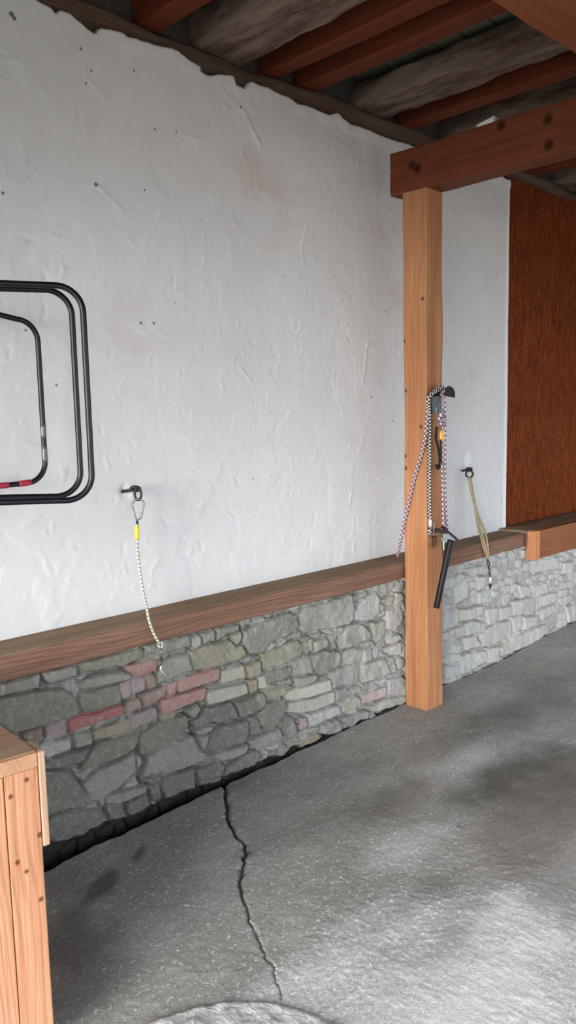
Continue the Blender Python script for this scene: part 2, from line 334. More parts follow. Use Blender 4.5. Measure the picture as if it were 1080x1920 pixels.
# ---- masonry below the rail
CROPS = {1: (0, 1220, 5.055), 2: (180, 1170, 4.909), 3: (380, 1110, 5.19), 4: (560, 1080, 5.143), 5: (825, 1030, 4.235)}
TINT = dict(g=(142, 140, 129), d=(114, 112, 102), G=(126, 124, 108), y=(150, 145, 122), Y=(178, 174, 158), r=(180, 106, 100), p=(170, 150, 148), o=(158, 134, 120), w=(172, 171, 163), b=(122, 128, 130), t=(160, 146, 122), R=(180, 136, 126), n=(140, 112, 98))
STN = '''1g 0,325 250,270 370,225 340,340 250,375 0,415
1g 410,215 720,140 730,205 600,260 460,300 415,260
1G 0,470 300,395 580,370 650,410 700,500 690,590 560,640 300,720 130,770 0,690 -150,600 -150,490
1n 215,790 390,735 400,850 310,880 225,830
1p 420,720 600,660 630,790 440,840
1r 640,650 910,552 1148,510 1152,602 910,672 650,765
1w 380,900 670,830 690,930 450,1010 340,960
1g 690,800 860,765 880,860 700,910
1t 870,765 1218,642 1218,758 890,855
1G 735,400 1000,310 1110,290 1142,470 900,545 770,570 730,480
1d 380,1050 830,930 840,1000 770,1050 540,1100 380,1120
1G 760,1110 860,960 920,880 1290,778 1259,910 1178,970 910,1066
1d 380,1160 620,1140 760,1300 830,1420 720,1480 460,1560 380,1560
1g 820,1400 770,1260 910,1117 1100,1060 1249,981 1259,1117 1188,1208 1062,1302 910,1395
1d 440,1600 560,1540 930,1480 980,1500 950,1650 880,1710 620,1790 440,1770
2G -167,378 410,235 420,290 250,370 -160,445
2g -170,560 0,480 275,440 290,490 110,525 -20,575 -130,600
2R 280,385 540,320 545,440 310,490
2p 215,560 300,520 320,650 235,690
2p 305,500 440,490 450,590 330,640
2o 445,475 510,460 540,570 460,590
2o 270,720 405,670 430,760 270,810
2o 410,655 635,560 640,680 435,755
2R 640,565 725,535 735,640 645,670
2R 735,520 1129,378 1139,500 745,625
2R 575,705 990,585 1000,680 590,825
2p 305,850 540,770 550,870 310,965
2g 450,215 860,110 860,195 600,260 470,265
2w 870,120 960,95 970,190 900,215 870,190
2g 975,90 1115,60 1075,155 985,190
2g 560,480 620,340 860,270 880,400 700,480 560,530
2y 865,260 1000,205 1218,160 1341,197 1341,282 1124,367 1010,400 885,410
2G 400,1000 560,900 800,840 820,900 740,1010 580,1130 440,1190 390,1190 370,1080
2g 440,1220 640,1120 860,1020 940,1120 1020,1210 830,1300 620,1380 420,1420 390,1380 450,1280
2d 830,900 900,800 1040,735 1218,722 1285,784 1285,859 982,921 870,940
2g 820,800 910,740 930,780 860,860
2g 880,970 1040,930 1050,1000 910,1020
2g 910,1050 1040,1010 1010,1150 950,1130
3d 80,1340 400,1250 420,1340 370,1440 150,1530 20,1550
2d 540,1480 580,1410 890,1330 920,1430 880,1490 620,1590 560,1570
2d 910,1340 1150,1235 1150,1340 980,1460 920,1470
2d 400,1430 560,1390 570,1430 490,1465
2d 240,1650 430,1560 480,1620 470,1690 280,1745
2d 80,1670 230,1640 210,1770 110,1820
2g 80,1580 430,1480 430,1530 190,1640 80,1640
2d 460,1500 550,1480 580,1600 500,1620
3g 130,365 330,320 330,385 220,400 130,450
3g 280,430 350,395 370,460 310,500
3g 380,390 560,300 820,200 890,230 920,330 810,410 640,480 540,580 420,590 370,480
3y 560,600 720,540 900,470 930,540 900,610 720,700 555,740 545,680
3Y 170,770 390,710 420,820 300,850 170,885
3y 410,720 530,680 530,790 440,830
3Y 30,970 160,940 420,890 425,980 180,1060 40,1085 20,1030
3t 435,870 520,840 525,960 445,975
3Y 530,820 590,800 600,920 535,940
3d 600,770 830,720 840,780 700,870 620,880
3y 565,970 840,920 845,970 700,1020 580,1050
3d 310,1080 550,980 575,1080 480,1160 350,1210 330,1140
3d 520,1180 600,1080 840,1020 850,1090 760,1180 700,1270 560,1310 520,1270
3d 430,1220 500,1200 540,1360 440,1380
3g 430,1440 730,1330 740,1400 600,1470 450,1510
3d 750,1260 840,1210 890,1290 870,1400 790,1440
3g 60,1590 410,1480 380,1560 150,1630
3d 200,1700 400,1570 500,1540 560,1600 480,1690 300,1740 190,1780
3t 770,1520 1030,1400 1130,1370 1130,1440 800,1570
3g 850,660 1010,630 1060,760 960,820 860,830
3g 860,840 1090,800 1040,880 900,930
4Y -120,1110 0,1080 270,990 285,1085 0,1195 -130,1210
4Y -110,1230 130,1180 320,1100 325,1195 150,1290 0,1320 -130,1310
4w 70,1350 390,1240 395,1320 90,1440
3p 900,1250 980,1210 1000,1300 930,1340
4g 10,330 300,240 460,180 490,230 495,370 440,460 250,500 20,550
4w 500,350 600,230 720,150 765,220 750,350 680,420 520,420
4G 360,640 460,480 560,455 680,550 660,590 480,670 380,705
4y 400,780 480,700 600,720 590,780 500,840 400,860
4G 90,770 220,720 370,740 385,850 290,900 180,950 120,880
4g 280,930 430,870 590,840 590,950 560,1030 390,1070 300,1070
4g 600,850 820,800 870,920 760,970 620,1010 595,950
4y 680,460 820,430 820,540 740,640 690,560
4g 610,720 680,690 690,800 620,820
4w 830,340 980,290 1000,420 900,520 840,510
4w 840,610 960,570 985,600 930,640 850,640
4w 820,710 960,650 970,740 900,770
4R 600,1160 835,1065 840,1150 600,1235
4y 400,1190 540,1160 580,1190 575,1250 400,1310
4b 850,1000 970,970 1020,1000 1015,1140 850,1160
4g 330,1095 420,1080 430,1160 340,1205
4y 120,640 250,600 280,660 140,720
4d 200,1450 360,1380 370,1480 260,1530 200,1510
4d 370,1380 560,1310 660,1310 640,1360 480,1450 420,1420
4G 640,1270 840,1180 1010,1150 1010,1200 700,1310
4y 790,240 890,190 910,220 820,260
4g 490,200 640,150 620,190 500,230
4g 850,830 900,790 930,910 890,920
4p 0,1370 60,1360 60,1440 0,1480
5w 110,300 210,230 220,370 120,430
5w 280,220 370,210 370,290 290,310
5w 285,340 400,320 395,420 290,430
5y 150,490 330,450 320,510 250,550 155,565
5g 350,480 440,460 440,560 370,600
5g 450,470 540,450 540,540 460,560
5y 560,420 720,380 735,440 710,520 560,525
5y 310,670 420,600 550,570 560,680 470,730 330,770
5w 560,550 640,530 640,620 580,650
5g 650,540 750,530 740,600 650,630
5y 460,790 560,700 830,600 850,650 760,730 480,840
5g 130,640 250,570 340,590 340,640 150,700
5y 190,710 270,690 310,760 200,795
5g 20,930 150,920 150,990 30,1030
5g 150,850 240,820 240,960 160,980
5g 250,830 360,810 365,880 250,950
5g 370,790 450,780 450,880 380,900
5d 10,480 140,470 130,590 10,650
5w 740,390 910,340 920,400 760,470
5w 740,290 830,270 840,340 750,370
5g 790,490 900,440 880,510 800,560
5w 180,160 360,130 340,190 220,200
5w 700,100 920,60 910,140 720,190
5w 960,110 1030,100 1010,200 960,190
5g 850,670 920,620 910,690 850,710
5g 990,460 1080,430 1060,560 1000,580
5w 590,280 700,300 690,360 620,380'''
YS = -.172
sx = np.concatenate([np.arange(-1.6, .9, .03), np.arange(.9, 2.4, .0038), np.arange(2.4, 6.2, .006), np.arange(6.2, 9, .03)])
sz = np.arange(-.10, RAILB+.012, .0038)
X, Z = np.meshgrid(sx, sz)
wx = X+.006*N1.fbm(X*22, Z*22, 3); wz = Z+.006*N2.fbm(X*22+7, Z*22, 3)
# small rubble and lime mortar fill what the big stones leave
rs = np.random.RandomState(5); cs = .075
ci, cj = np.floor(wx/cs).astype(int), np.floor(wz/(cs*.7)).astype(int)
jx, jz, hv, tv = rs.rand(512, 64), rs.rand(512, 64), rs.rand(512, 64), rs.rand(512, 64)
d1 = np.full(X.shape, 9.); d2 = d1.copy(); hh = np.zeros(X.shape); tt = np.zeros(X.shape)
for di in (-1, 0, 1):
    for dj in (-1, 0, 1):
        a, b = (ci+di) % 512, (cj+dj) % 64
        d = np.hypot(wx-(ci+di+.15+.7*jx[a, b])*cs, (wz-(cj+dj+.15+.7*jz[a, b])*cs*.7)*1.3)
        nr = d < d1; d2 = np.where(nr, d1, np.minimum(d2, d)); hh = np.where(nr, hv[a, b], hh); tt = np.where(nr, tv[a, b], tt); d1 = np.where(nr, d, d1)
e = d2-d1
stony = hh > .42
H = np.where(stony, .004+.012*sst(.002, .014, e)*(.4+hh), .004+.013*N3.fbm(X*30, Z*30, 4))
H = H-.012*sst(.006, .0, e)*stony
lin = lambda c: np.array([((v/255+.055)/1.055)**2.4 for v in c])
pal = np.array([lin(TINT[c]) for c in 'gGwdygwg'])
col = np.where(stony[..., None], pal[(tt*7.99).astype(int)], lin((136, 134, 126)))
mort = np.where(stony, sst(.006, .002, e), 1.)
sid = np.zeros(X.shape)
rs = np.random.RandomState(3)
for ln in STN.split('\n'):
    hd, *pp = ln.split(); ox, oy, s = CROPS[int(hd[0])]; code = hd[1]
    P = []
    for q in pp:
        a, b = map(float, q.split(',')); w = at(ox+a/s, oy+b/s, 1, YS); P.append((w[0], w[2]))
    P = np.array(P); lo, hi = P.min(0)-.03, P.max(0)+.03
    j0, j1 = np.searchsorted(sx, (lo[0], hi[0])); i0, i1 = np.searchsorted(sz, (lo[1], hi[1]))
    if j1 <= j0 or i1 <= i0: continue
    S = (slice(i0, i1), slice(j0, j1)); brick = code in 'rRpotYn' and len(P) <= 7
    wob = .5 if brick else 1.1
    xs, zs = X[S]+wob*(wx[S]-X[S]), Z[S]+wob*(wz[S]-Z[S])
    d = poly_sdf(xs, zs, [tuple(p) for p in P])+(.004 if brick else .008)
    c0 = P.mean(0); base = rs.uniform(.013, .025) if not brick else rs.uniform(.010, .016)
    rr = .007 if brick else .012
    prof = base*sst(-.004, rr, d)
    prof = prof+rs.normal(0, .05)*(X[S]-c0[0])*(d > 0)+(rs.normal(-.03, .05))*(Z[S]-c0[1])*(d > 0)*(0 if brick else 1)
    rough_ = (.007 if not brick else .0022)*N3.fbm(X[S]*26+c0[0]*9, Z[S]*26, 4)+(0 if brick else .006)*np.abs(N2.fbm(X[S]*9+c0[1]*5, Z[S]*12, 3))
    joint = .026*sst(.009, 0., np.abs(d+.004))*sst(-.2, .2, N1.fbm(X[S]*9+3, Z[S]*9, 3)+.15)
    ins = sst(-.004, .004, d)
    H[S] = H[S]*(1-ins)+(prof+rough_)*ins-joint
    cc = lin(TINT[code])*(1+rs.uniform(-.1, .1))
    col[S] = col[S]*(1-ins[..., None])+cc*ins[..., None]
    mort[S] = mort[S]*(1-ins)
x_ = at(830, 1200, 1, YS)[0]
white = sst(1.7, 4.2, X)*.6+sst(.25, .7, Z)*sst(4.2, 5.0, X)*.3
damp = sst(.16, -.02, Z+.12*N1.fbm(X*5, Z*3, 3))*sst(3.4, 2.0, X)
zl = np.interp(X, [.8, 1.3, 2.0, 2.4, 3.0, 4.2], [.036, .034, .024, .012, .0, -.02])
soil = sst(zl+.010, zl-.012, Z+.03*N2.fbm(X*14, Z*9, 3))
H = H-.03*soil
Y = YS-H-.002*N3.fbm(X*70, Z*70, 2)-.01*N1.fbm(X*1.5, Z*2, 2)
me = grid_mesh('wall_left_lower', np.stack([X, Y, Z], -1), len(sx), len(sz), {'tint': col, 'mortar': mort.reshape(-1), 'lime': white.reshape(-1), 'damp': damp.reshape(-1), 'soil': soil.reshape(-1)})
t = NT('rubble_masonry')
n1 = t.noise(t.co((9, 9, 9)), 1, 5, .65); n2 = t.noise(t.co((45, 45, 45)), 1, 5, .7); n3 = t.noise(t.co((16, 16, 5)), 1, 4, .6)
c = t.attr('tint').outputs[0]
c = t.mix(t.mr(n1, .3, .7, 0, .6), c, t.mix(.5, c, (.17, .165, .14, 1)))
n4 = t.noise(t.co((110, 110, 110)), 1, 4, .7)
c = t.mix(t.mr(n2, .5, .72, 0, .55), c, (.42, .415, .39, 1))
c = t.mix(t.mr(n4, .55, .75, 0, .5), c, (.44, .43, .41, 1))
c = t.mix(t.mr(n4, .42, .25, 0, .5), c, (.12, .12, .105, 1))
c = t.mix(t.mr(n2, .42, .28, 0, .5), c, (.10, .10, .09, 1))
c = t.mix(t.mr(t.math('ADD', t.math('MULTIPLY', t.attr('lime').outputs[2], .75), t.math('MULTIPLY', n3, .7)), .45, .85, 0, .8), c, (.55, .55, .52, 1))
c = t.mix(t.math('MULTIPLY', t.attr('mortar').outputs[2], t.mr(n2, .3, .6, .25, .85)), c, (.34, .33, .30, 1))
c = t.mix(t.math('MULTIPLY', t.attr('damp').outputs[2], .35), c, (.09, .09, .08, 1))
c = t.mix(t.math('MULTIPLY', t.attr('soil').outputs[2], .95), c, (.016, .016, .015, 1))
t.bump(t.math('ADD', t.math('ADD', n2, t.math('MULTIPLY', n4, .4)), t.math('MULTIPLY', n1, .6)), .75, .011)
tag(link('wall_left_lower', me, t.done(c, .85, spec=.3)), kind='structure')

# ---- concrete floor
fx = np.concatenate([np.arange(-3, .8, .06), np.arange(.8, 2.5, .0048), np.arange(2.5, 6, .02), np.arange(6, 9.3, .1)])
fy = np.concatenate([np.arange(-5.2, -2.0, .06), np.arange(-2.0, -1.5, .012), np.arange(-1.5, -.10, .0048), [-.10, -.02]])
X, Y = np.meshgrid(fx, fy)
Z = .006*N1.fbm(X*1.3, Y*1.3, 3)+.0016*N2.fbm(X*18, Y*18, 3)+.0010*N3.fbm(X*70, Y*70, 3)
crack = [(423, 1462), (419, 1480), (425, 1500), (427, 1535), (440, 1562), (462, 1584), (459, 1612), (449, 1650), (456, 1690), (470, 1732), (490, 1775), (506, 1812), (516, 1842), (527, 1872)]
cp = [at(u, v, 2, 0)[:2] for u, v in crack]
cw = seg_dist(X+.018*N2.fbm(X*24, Y*24, 3), Y+.018*N3.fbm(X*24, Y*24, 3), cp)
tpar = sst(-1.15, -.65, Y)                       # the crack tapers away from the wall
wid = .0030+.0055*tpar
Z -= (.008+.010*tpar)*np.exp(-(cw/wid)**2)
# gutter along the foot of the masonry, dug deeper to the left
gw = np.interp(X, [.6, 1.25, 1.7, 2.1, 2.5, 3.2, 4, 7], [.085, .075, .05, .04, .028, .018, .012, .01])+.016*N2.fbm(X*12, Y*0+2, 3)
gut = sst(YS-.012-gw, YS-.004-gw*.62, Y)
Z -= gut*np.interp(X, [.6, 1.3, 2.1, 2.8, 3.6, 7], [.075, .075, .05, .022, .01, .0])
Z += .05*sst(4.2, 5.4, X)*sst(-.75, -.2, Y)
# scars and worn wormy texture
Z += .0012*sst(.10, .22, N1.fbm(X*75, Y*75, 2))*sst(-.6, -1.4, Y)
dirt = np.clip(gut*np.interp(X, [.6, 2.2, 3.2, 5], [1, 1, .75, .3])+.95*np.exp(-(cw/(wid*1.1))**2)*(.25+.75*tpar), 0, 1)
stain = np.zeros_like(X); red = np.zeros_like(X); pale_lit = np.zeros_like(X)
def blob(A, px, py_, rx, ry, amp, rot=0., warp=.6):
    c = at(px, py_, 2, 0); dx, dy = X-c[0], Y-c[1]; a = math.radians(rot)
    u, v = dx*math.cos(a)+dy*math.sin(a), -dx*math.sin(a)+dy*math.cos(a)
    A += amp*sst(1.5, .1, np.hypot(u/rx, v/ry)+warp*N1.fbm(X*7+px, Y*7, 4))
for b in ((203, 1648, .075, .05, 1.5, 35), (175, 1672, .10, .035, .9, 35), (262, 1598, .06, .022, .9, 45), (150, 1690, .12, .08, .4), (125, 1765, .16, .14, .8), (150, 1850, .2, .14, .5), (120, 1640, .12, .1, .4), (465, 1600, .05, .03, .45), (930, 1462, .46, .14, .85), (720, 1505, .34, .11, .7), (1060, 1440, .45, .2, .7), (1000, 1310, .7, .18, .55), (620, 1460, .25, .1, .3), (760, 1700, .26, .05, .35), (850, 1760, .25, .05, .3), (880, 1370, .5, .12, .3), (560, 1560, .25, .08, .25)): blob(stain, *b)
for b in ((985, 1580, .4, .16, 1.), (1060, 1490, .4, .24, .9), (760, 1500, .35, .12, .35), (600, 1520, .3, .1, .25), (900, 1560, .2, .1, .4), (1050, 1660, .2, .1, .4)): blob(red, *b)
for b in ((850, 1440, .45, .12, .35), (760, 1590, .22, .09, .3), (930, 1705, .16, .07, .6), (1000, 1760, .22, .08, .4), (780, 1870, .55, .28, .6), (1000, 1890, .5, .22, .75), (700, 1760, .3, .12, .3), (520, 1880, .3, .1, .3), (870, 1262, .3, .06, .4)): blob(pale_lit, *b)  # pale patches, and daylight near the open side painted into the colour
me = grid_mesh('floor', np.stack([X, Y, Z], -1), len(fx), len(fy), {'dirt': dirt.reshape(-1), 'stain': np.clip(stain, 0, 1).reshape(-1), 'red': np.clip(red, 0, 1).reshape(-1), 'dry': np.clip(pale_lit, 0, 1).reshape(-1)})
t = NT('worn_concrete')
n1 = t.noise(t.co((2.2, 2.2, 2.2)), 1, 5, .6); n2 = t.noise(t.co((30, 30, 30)), 1, 5, .7); n3 = t.noise(t.co((95, 95, 95)), 1, 3, .6, 1.2); n4 = t.noise(t.co((9, 22, 9)), 1, 5, .65)
pale_lit_ = t.attr('dry').outputs[2]
c = t.mix(t.mr(n1, .35, .65), (.235, .231, .213, 1), (.35, .344, .325, 1))
c = t.mix(t.mr(n4, .35, .7, 0, .5), c, (.23, .222, .20, 1))
c = t.mix(t.math('MULTIPLY', pale_lit_, .75), c, (.70, .70, .69, 1))
fk = t.mr(t.math('ADD', n3, t.math('MULTIPLY', pale_lit_, .11)), .585, .66, 0, .85)
c = t.mix(fk, c, (.72, .72, .70, 1))
c = t.mix(t.mr(n2, .42, .25, 0, .5), c, (.09, .09, .08, 1))
c = t.mix(t.math('MULTIPLY', t.attr('red').outputs[2], .6), c, (.17, .125, .105, 1))
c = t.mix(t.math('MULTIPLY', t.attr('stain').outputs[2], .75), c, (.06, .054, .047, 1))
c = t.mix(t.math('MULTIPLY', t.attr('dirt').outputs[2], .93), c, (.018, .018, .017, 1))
t.bump(t.math('ADD', t.math('MULTIPLY', n3, .9), n2), .42, .006)
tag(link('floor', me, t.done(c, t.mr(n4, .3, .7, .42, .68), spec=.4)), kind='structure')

# round concrete cover let into the floor, at the bottom edge of the photo
arc = np.array([at(u, v, 2, 0)[:2] for u, v in ((273, 1919), (402, 1880), (476, 1876), (550, 1887), (624, 1916))])
A = np.c_[2*arc, np.ones(len(arc))]; sol = np.linalg.lstsq(A, (arc**2).sum(1), rcond=None)[0]
cc = sol[:2]; cr = math.sqrt(sol[2]+(cc**2).sum()); cr = min(max(cr, .2), .5)
nr, na = 46, 220; R_, A_ = np.meshgrid(np.linspace(.001, 1, nr), np.linspace(0, 2*np.pi, na))
R_ = R_**.8; xx, yy = cc[0]+R_*cr*np.cos(A_), cc[1]+R_*cr*np.sin(A_)
rr_ = np.hypot(xx-cc[0], yy-cc[1])/cr
zz = .012+.006*N2.fbm(xx*30, yy*30, 3)+.004*N3.fbm(xx*70, yy*60, 2)-.004*sst(.94, .97, rr_)-.022*sst(.965, 1., rr_)
me = grid_mesh('concrete_cover', np.stack([xx, yy, zz], -1), nr, na)
t = NT('coarse_concrete'); n1 = t.noise(t.co((60, 25, 60)), 1, 4, .65, .8); n2 = t.noise(t.co((12, 12, 12)), 1, 4)
c = t.mix(t.mr(n1, .4, .62), (.36, .36, .35, 1), (.66, .66, .64, 1)); c = t.mix(t.mr(n2, .5, .7, 0, .5), c, (.3, .3, .29, 1)); t.bump(n1, .7, .008)
o = link('concrete_cover', me, t.done(c, .7)); tag(o, 'round coarse concrete cover let into the floor at the bottom edge', 'cover'); origin(o, (cc[0], cc[1], 0))

# ---- yard outside, roof deck, far walls (those out of frame added to shape the light)
mb = MB(); mb.box((-16, -22, -.12), (-2.9, 8, -.03)); mb.box((-2.9, -22, -.12), (16, -5.1, -.03))
tag(mb.build('ground', plain('yard_gravel', (.42, .36, .30, 1), .9, var=.2)), kind='structure')  # unseen yard strip, added to bounce warm light inside
DZ = 3.375; YF = -3.75
mb = MB(); y = YF; k = 0
rs = random.Random(3)
while y < .45:
    w = rs.uniform(.135, .165); mb.box((-2.2, y+.004, DZ+rs.uniform(-.003, .004)), (9.2, y+w-.004, DZ+.03), bev=.003, seg=1); y += w
dk = wood('roof_boards', srgb(64, 58, 46), srgb(112, 108, 88), 'x', grey=srgb(118, 118, 98), greyamt=.8, rough=.9)
tag(mb.build('ceiling', dk), kind='structure')
mb = MB(); mb.box((-2.4, YF-.2, DZ+.06), (9.2, .6, DZ+.1)); tag(mb.build('ceiling_upper', plain('roofing_felt', (.05, .045, .04, 1), .9)), kind='structure')  # unseen roof sheet, added to keep daylight out overhead
mb = MB(); mb.box((-1.6, .10, 2.9), (9.2, .3, DZ+.05)); mb.box((4.8, .06, .6), (9.2, .3, 3.0)); tag(mb.build('wall_left_upper', plain('sooty_masonry', (.055, .048, .042, 1), .95, bump=.8, var=.4)), kind='structure')  # very dark rough masonry behind the joists and panel
mb = MB(); mb.box((9.05, YF, -.05), (9.2, .3, DZ)); tag(mb.build('wall_right', plain('far_boarding', (.16, .1, .06, 1), .8)), kind='structure')
HZ = 2.2
mb = MB(); mb.box((-2.35, YF-.12, HZ), (9.2, YF, DZ+.1)); tag(mb.build('wall_front', plain('header_boards', (.12, .075, .045, 1), .85)), kind='structure')  # unseen header, added to lower the front opening and dim the upper wall
mb = MB(); mb.box((-2.35, YF, 2.32), (-2.2, .3, DZ+.1)); tag(mb.build('wall_end', plain('gable_boards', (.12, .075, .045, 1), .85)), kind='structure')  # unseen end header, added to cut the daylight from the left

# ================================================================== TIMBERS
RED, REDL = srgb(92, 48, 34), srgb(138, 78, 54)
W_old = wood('hewn_old_wood', srgb(62, 46, 38), srgb(112, 90, 76), 'y', grey=srgb(140, 124, 112), greyamt=.55, rough=.9, grain=.9, seed=3, rings=.3)
W_joist = wood('red_stained_joist', srgb(78, 36, 24), srgb(122, 62, 40), 'y', rough=.75, seed=1, rings=.2)
W_plate = wood('dirty_wall_plate', srgb(70, 54, 44), srgb(112, 90, 74), 'x', grey=srgb(104, 94, 84), greyamt=.5, rough=.95, seed=2)
W_beam = wood('stained_beam', srgb(82, 42, 25), srgb(122, 68, 43), 'y', rough=.6, seed=5, rings=.25, knots=[tuple(at(u, v, 0, 3.4254)) for u, v in ((772, 310), (783, 316), (940, 236), (1027, 224), (1029, 272))], knotr=.02)
W_purlin = wood('stained_purlin', srgb(108, 58, 34), srgb(146, 84, 52), 'x', rough=.65, seed=6, rings=.25)
PX0, PY0, PS = 3.4254, -.357, .146
kn = [tuple(at(u, v, 0, PX0)) for u, v in ((760, 733), (760, 855), (789, 800), (761, 878), (758, 640), (792, 560))]
W_post = wood('spruce_post', srgb(142, 88, 56), srgb(194, 142, 102), 'z', knots=kn, rough=.55, seed=8, rings=.22, knotr=.009)
W_rail = wood('dark_rail_wood', srgb(98, 66, 52), srgb(158, 124, 104), 'x', grey=srgb(122, 106, 92), greyamt=.25, rough=.75, seed=4, rings=.42)
W_sill = wood('brown_sill_plank', srgb(122, 76, 50), srgb(160, 106, 74), 'x', rough=.7, seed=9, rings=.5)
W_cap = wood('weathered_sill_top', srgb(104, 84, 68), srgb(158, 132, 108), 'x', grey=srgb(134, 124, 112), greyamt=.4, rough=.9, seed=12)
W_end = wood('light_end_block', srgb(176, 116, 78), srgb(210, 152, 110), 'z', rough=.7, seed=10)

JG = 'ceiling joists'
JOIST = [  # x0, x1, bottom z, top z, kind, label
    (2.02, 2.13, 3.196, 3.372, 'r', 'short visible reddish joist, leftmost under the ceiling'),
    (2.31, 2.60, 3.19, 3.372, 'o', 'wide weathered grey hewn joist, thick left one of the two old timbers'),
    (2.72, 2.825, 3.196, 3.372, 'r', 'reddish joist directly right of the wide grey hewn timber'),
    (2.955, 3.065, 3.196, 3.372, 'r', 'reddish joist with a wavy edge beside the gap showing pale roof boards'),
    (3.40, 3.62, 3.198, 3.34, 'o', 'flaking hewn joist with pale bare patches, above the cross beam'),
    (3.765, 3.875, 3.196, 3.372, 'r', 'dark reddish joist just above and behind the cross beam'),
    (4.20, 4.46, 3.2, 3.372, 'o', 'dark old joist seen through the gap just above the cross beam'),
    (5.15, 5.26, 3.196, 3.372, 'r', 'dark reddish joist under the cross beam, upper of two over the brown panel'),
    (5.6, 5.85, 3.2, 3.372, 'o', 'rough old joist at the right edge, lower of two over the brown panel'),
]
for i, (x0, x1, z0, z1, kd, lab) in enumerate(JOIST):
    if kd == 'o': mb = timber((x0, YF+.01, z0), (x1, .13, z1), 'y', wob=.011, step=.05, seed=i, rough=.008, round_=.45)
    else: mb = timber((x0, YF+.01, z0), (x1, .09, z1), 'y', wob=.004, step=.1, seed=i, bev=.008)
    nm = 'old_joist' if kd == 'o' else 'ceiling_joist'
    o = mb.build(nm, W_old if kd == 'o' else W_joist); tag(o, lab, 'joist', JG); origin(o, ((x0+x1)/2, 0, z0))
o = timber((-1.5, .034, 3.03), (8.9, .14, 3.192), 'x', wob=.014, step=.05, seed=31, rough=.005, bev=.02).build('wall_plate', W_plate)
tag(o, 'rough dirty brown timber lying along the top of the plaster wall', 'wall plate'); origin(o, (3, .03, 3.085))
o = timber((-2, -1.53, 2.937), (8.9, -1.305, 3.186), 'x', wob=.004, step=.1, seed=32, bev=.01).build('purlin', W_purlin)
tag(o, 'orange-brown timber crossing under the joists at the top right corner', 'purlin'); origin(o, (3, -1.41, 2.937))
o = timber((3.4254, YF+.01, 2.72), (3.5694, -.132, 2.933), 'y', wob=.003, step=.1, seed=33, bev=.007).build('cross_beam', W_beam)
tag(o, 'reddish-brown cross beam resting on top of the post', 'beam'); origin(o, (3.5, -2.5, 2.72))
o = timber((PX0, PY0, .0), (PX0+.144, PY0+PS, 2.72), 'z', wob=.003, step=.05, seed=34, bev=.006).build('timber_post', W_post)
tag(o, 'light orange square timber post standing on the concrete floor', 'post'); origin(o, (PX0+.07, PY0+.07, 0))
q0, q1 = at(893, 241, 0, 3.428), at(926, 229, 0, 3.428)
mb = MB(); mb.box((3.429, min(q0[1], q1[1]), 2.931), (3.468, max(q0[1], q1[1]), 2.947), bev=.003)
for v in mb.bm.verts: v.co.z += (.012 if v.co.y < q1[1]+.03 else -.004) if v.co.z > 2.94 else 0
o = mb.build('plaster_chip', plain('white_plaster_chip', (.62, .61, .58, 1), .9, bump=.5)); tag(o, 'small white plaster chip lying on the top edge of the cross beam', 'chip'); origin(o, (3.445, float(q1[1]), 2.931))
# rail and sill
r = empty('wall_rail', (2.5, -.1, RAILB), 'long dark brown timber rail capping the stone wall, ending at the sill plank', 'rail')
timber((-1.5, RAILY, RAILB), (4.755, -.0, RAILT-.0), 'x', wob=.004, step=.04, seed=41, bev=.012, rough=.0012).build('rail_timber', W_rail, r)
o = timber((-1.5, RAILY+.012, RAILT-.008), (4.755, .004, RAILT+.004), 'x', wob=.003, step=.05, seed=42, bev=.004).build('rail_top', W_cap, r); tag(o, 'grey worn top face')
r = empty('window_sill', (5.6, -.13, .62), 'brown sill plank below the wooden panel, with a light block at its left end', 'sill')
timber((4.815, -.262, .625), (8.8, -.205, .812), 'x', wob=.003, step=.06, seed=43, bev=.005).build('front_plank', W_sill, r)
mb = MB(); mb.box((4.758, -.262, .622), (4.787, -.198, .812), bev=.004); mb.box((4.789, -.268, .620), (4.8145, -.198, .814), bev=.004); o = mb.build('end_block', W_end, r); tag(o, 'light wooden end block')
o = timber((4.758, -.204, .70), (8.8, .012, .813), 'x', wob=.003, step=.06, seed=44, bev=.006).build('sill_top', W_cap, r); tag(o, 'dark grey dusty top board')
# brown panel
t = NT('oriented_strand_board')
n1 = t.noise(t.co((55, 55, 9)), 1, 4, .6, .5); n2 = t.noise(t.co((2.5, 2.5, 1.2)), 1, 4); n3 = t.noise(t.co((120, 120, 26)), 1, 3, .6, .4)
c = t.mix(t.mr(n1, .35, .7), srgb(86, 36, 12), srgb(136, 66, 26)); c = t.mix(t.mr(n2, .4, .7, 0, .4), c, srgb(98, 48, 24)); c = t.mix(t.mr(n3, .6, .72, 0, .6), c, srgb(180, 116, 70))
t.bump(n1, .3, .003)
mb = MB(); mb.box((4.84, .018, .815), (8.7, .036, 3.112), bev=.002)
o = mb.build('board_panel', t.done(c, .7, spec=.1)); tag(o, 'tall orange-brown strand board panel closing the opening at the right', 'panel'); origin(o, (6.5, .03, .815))

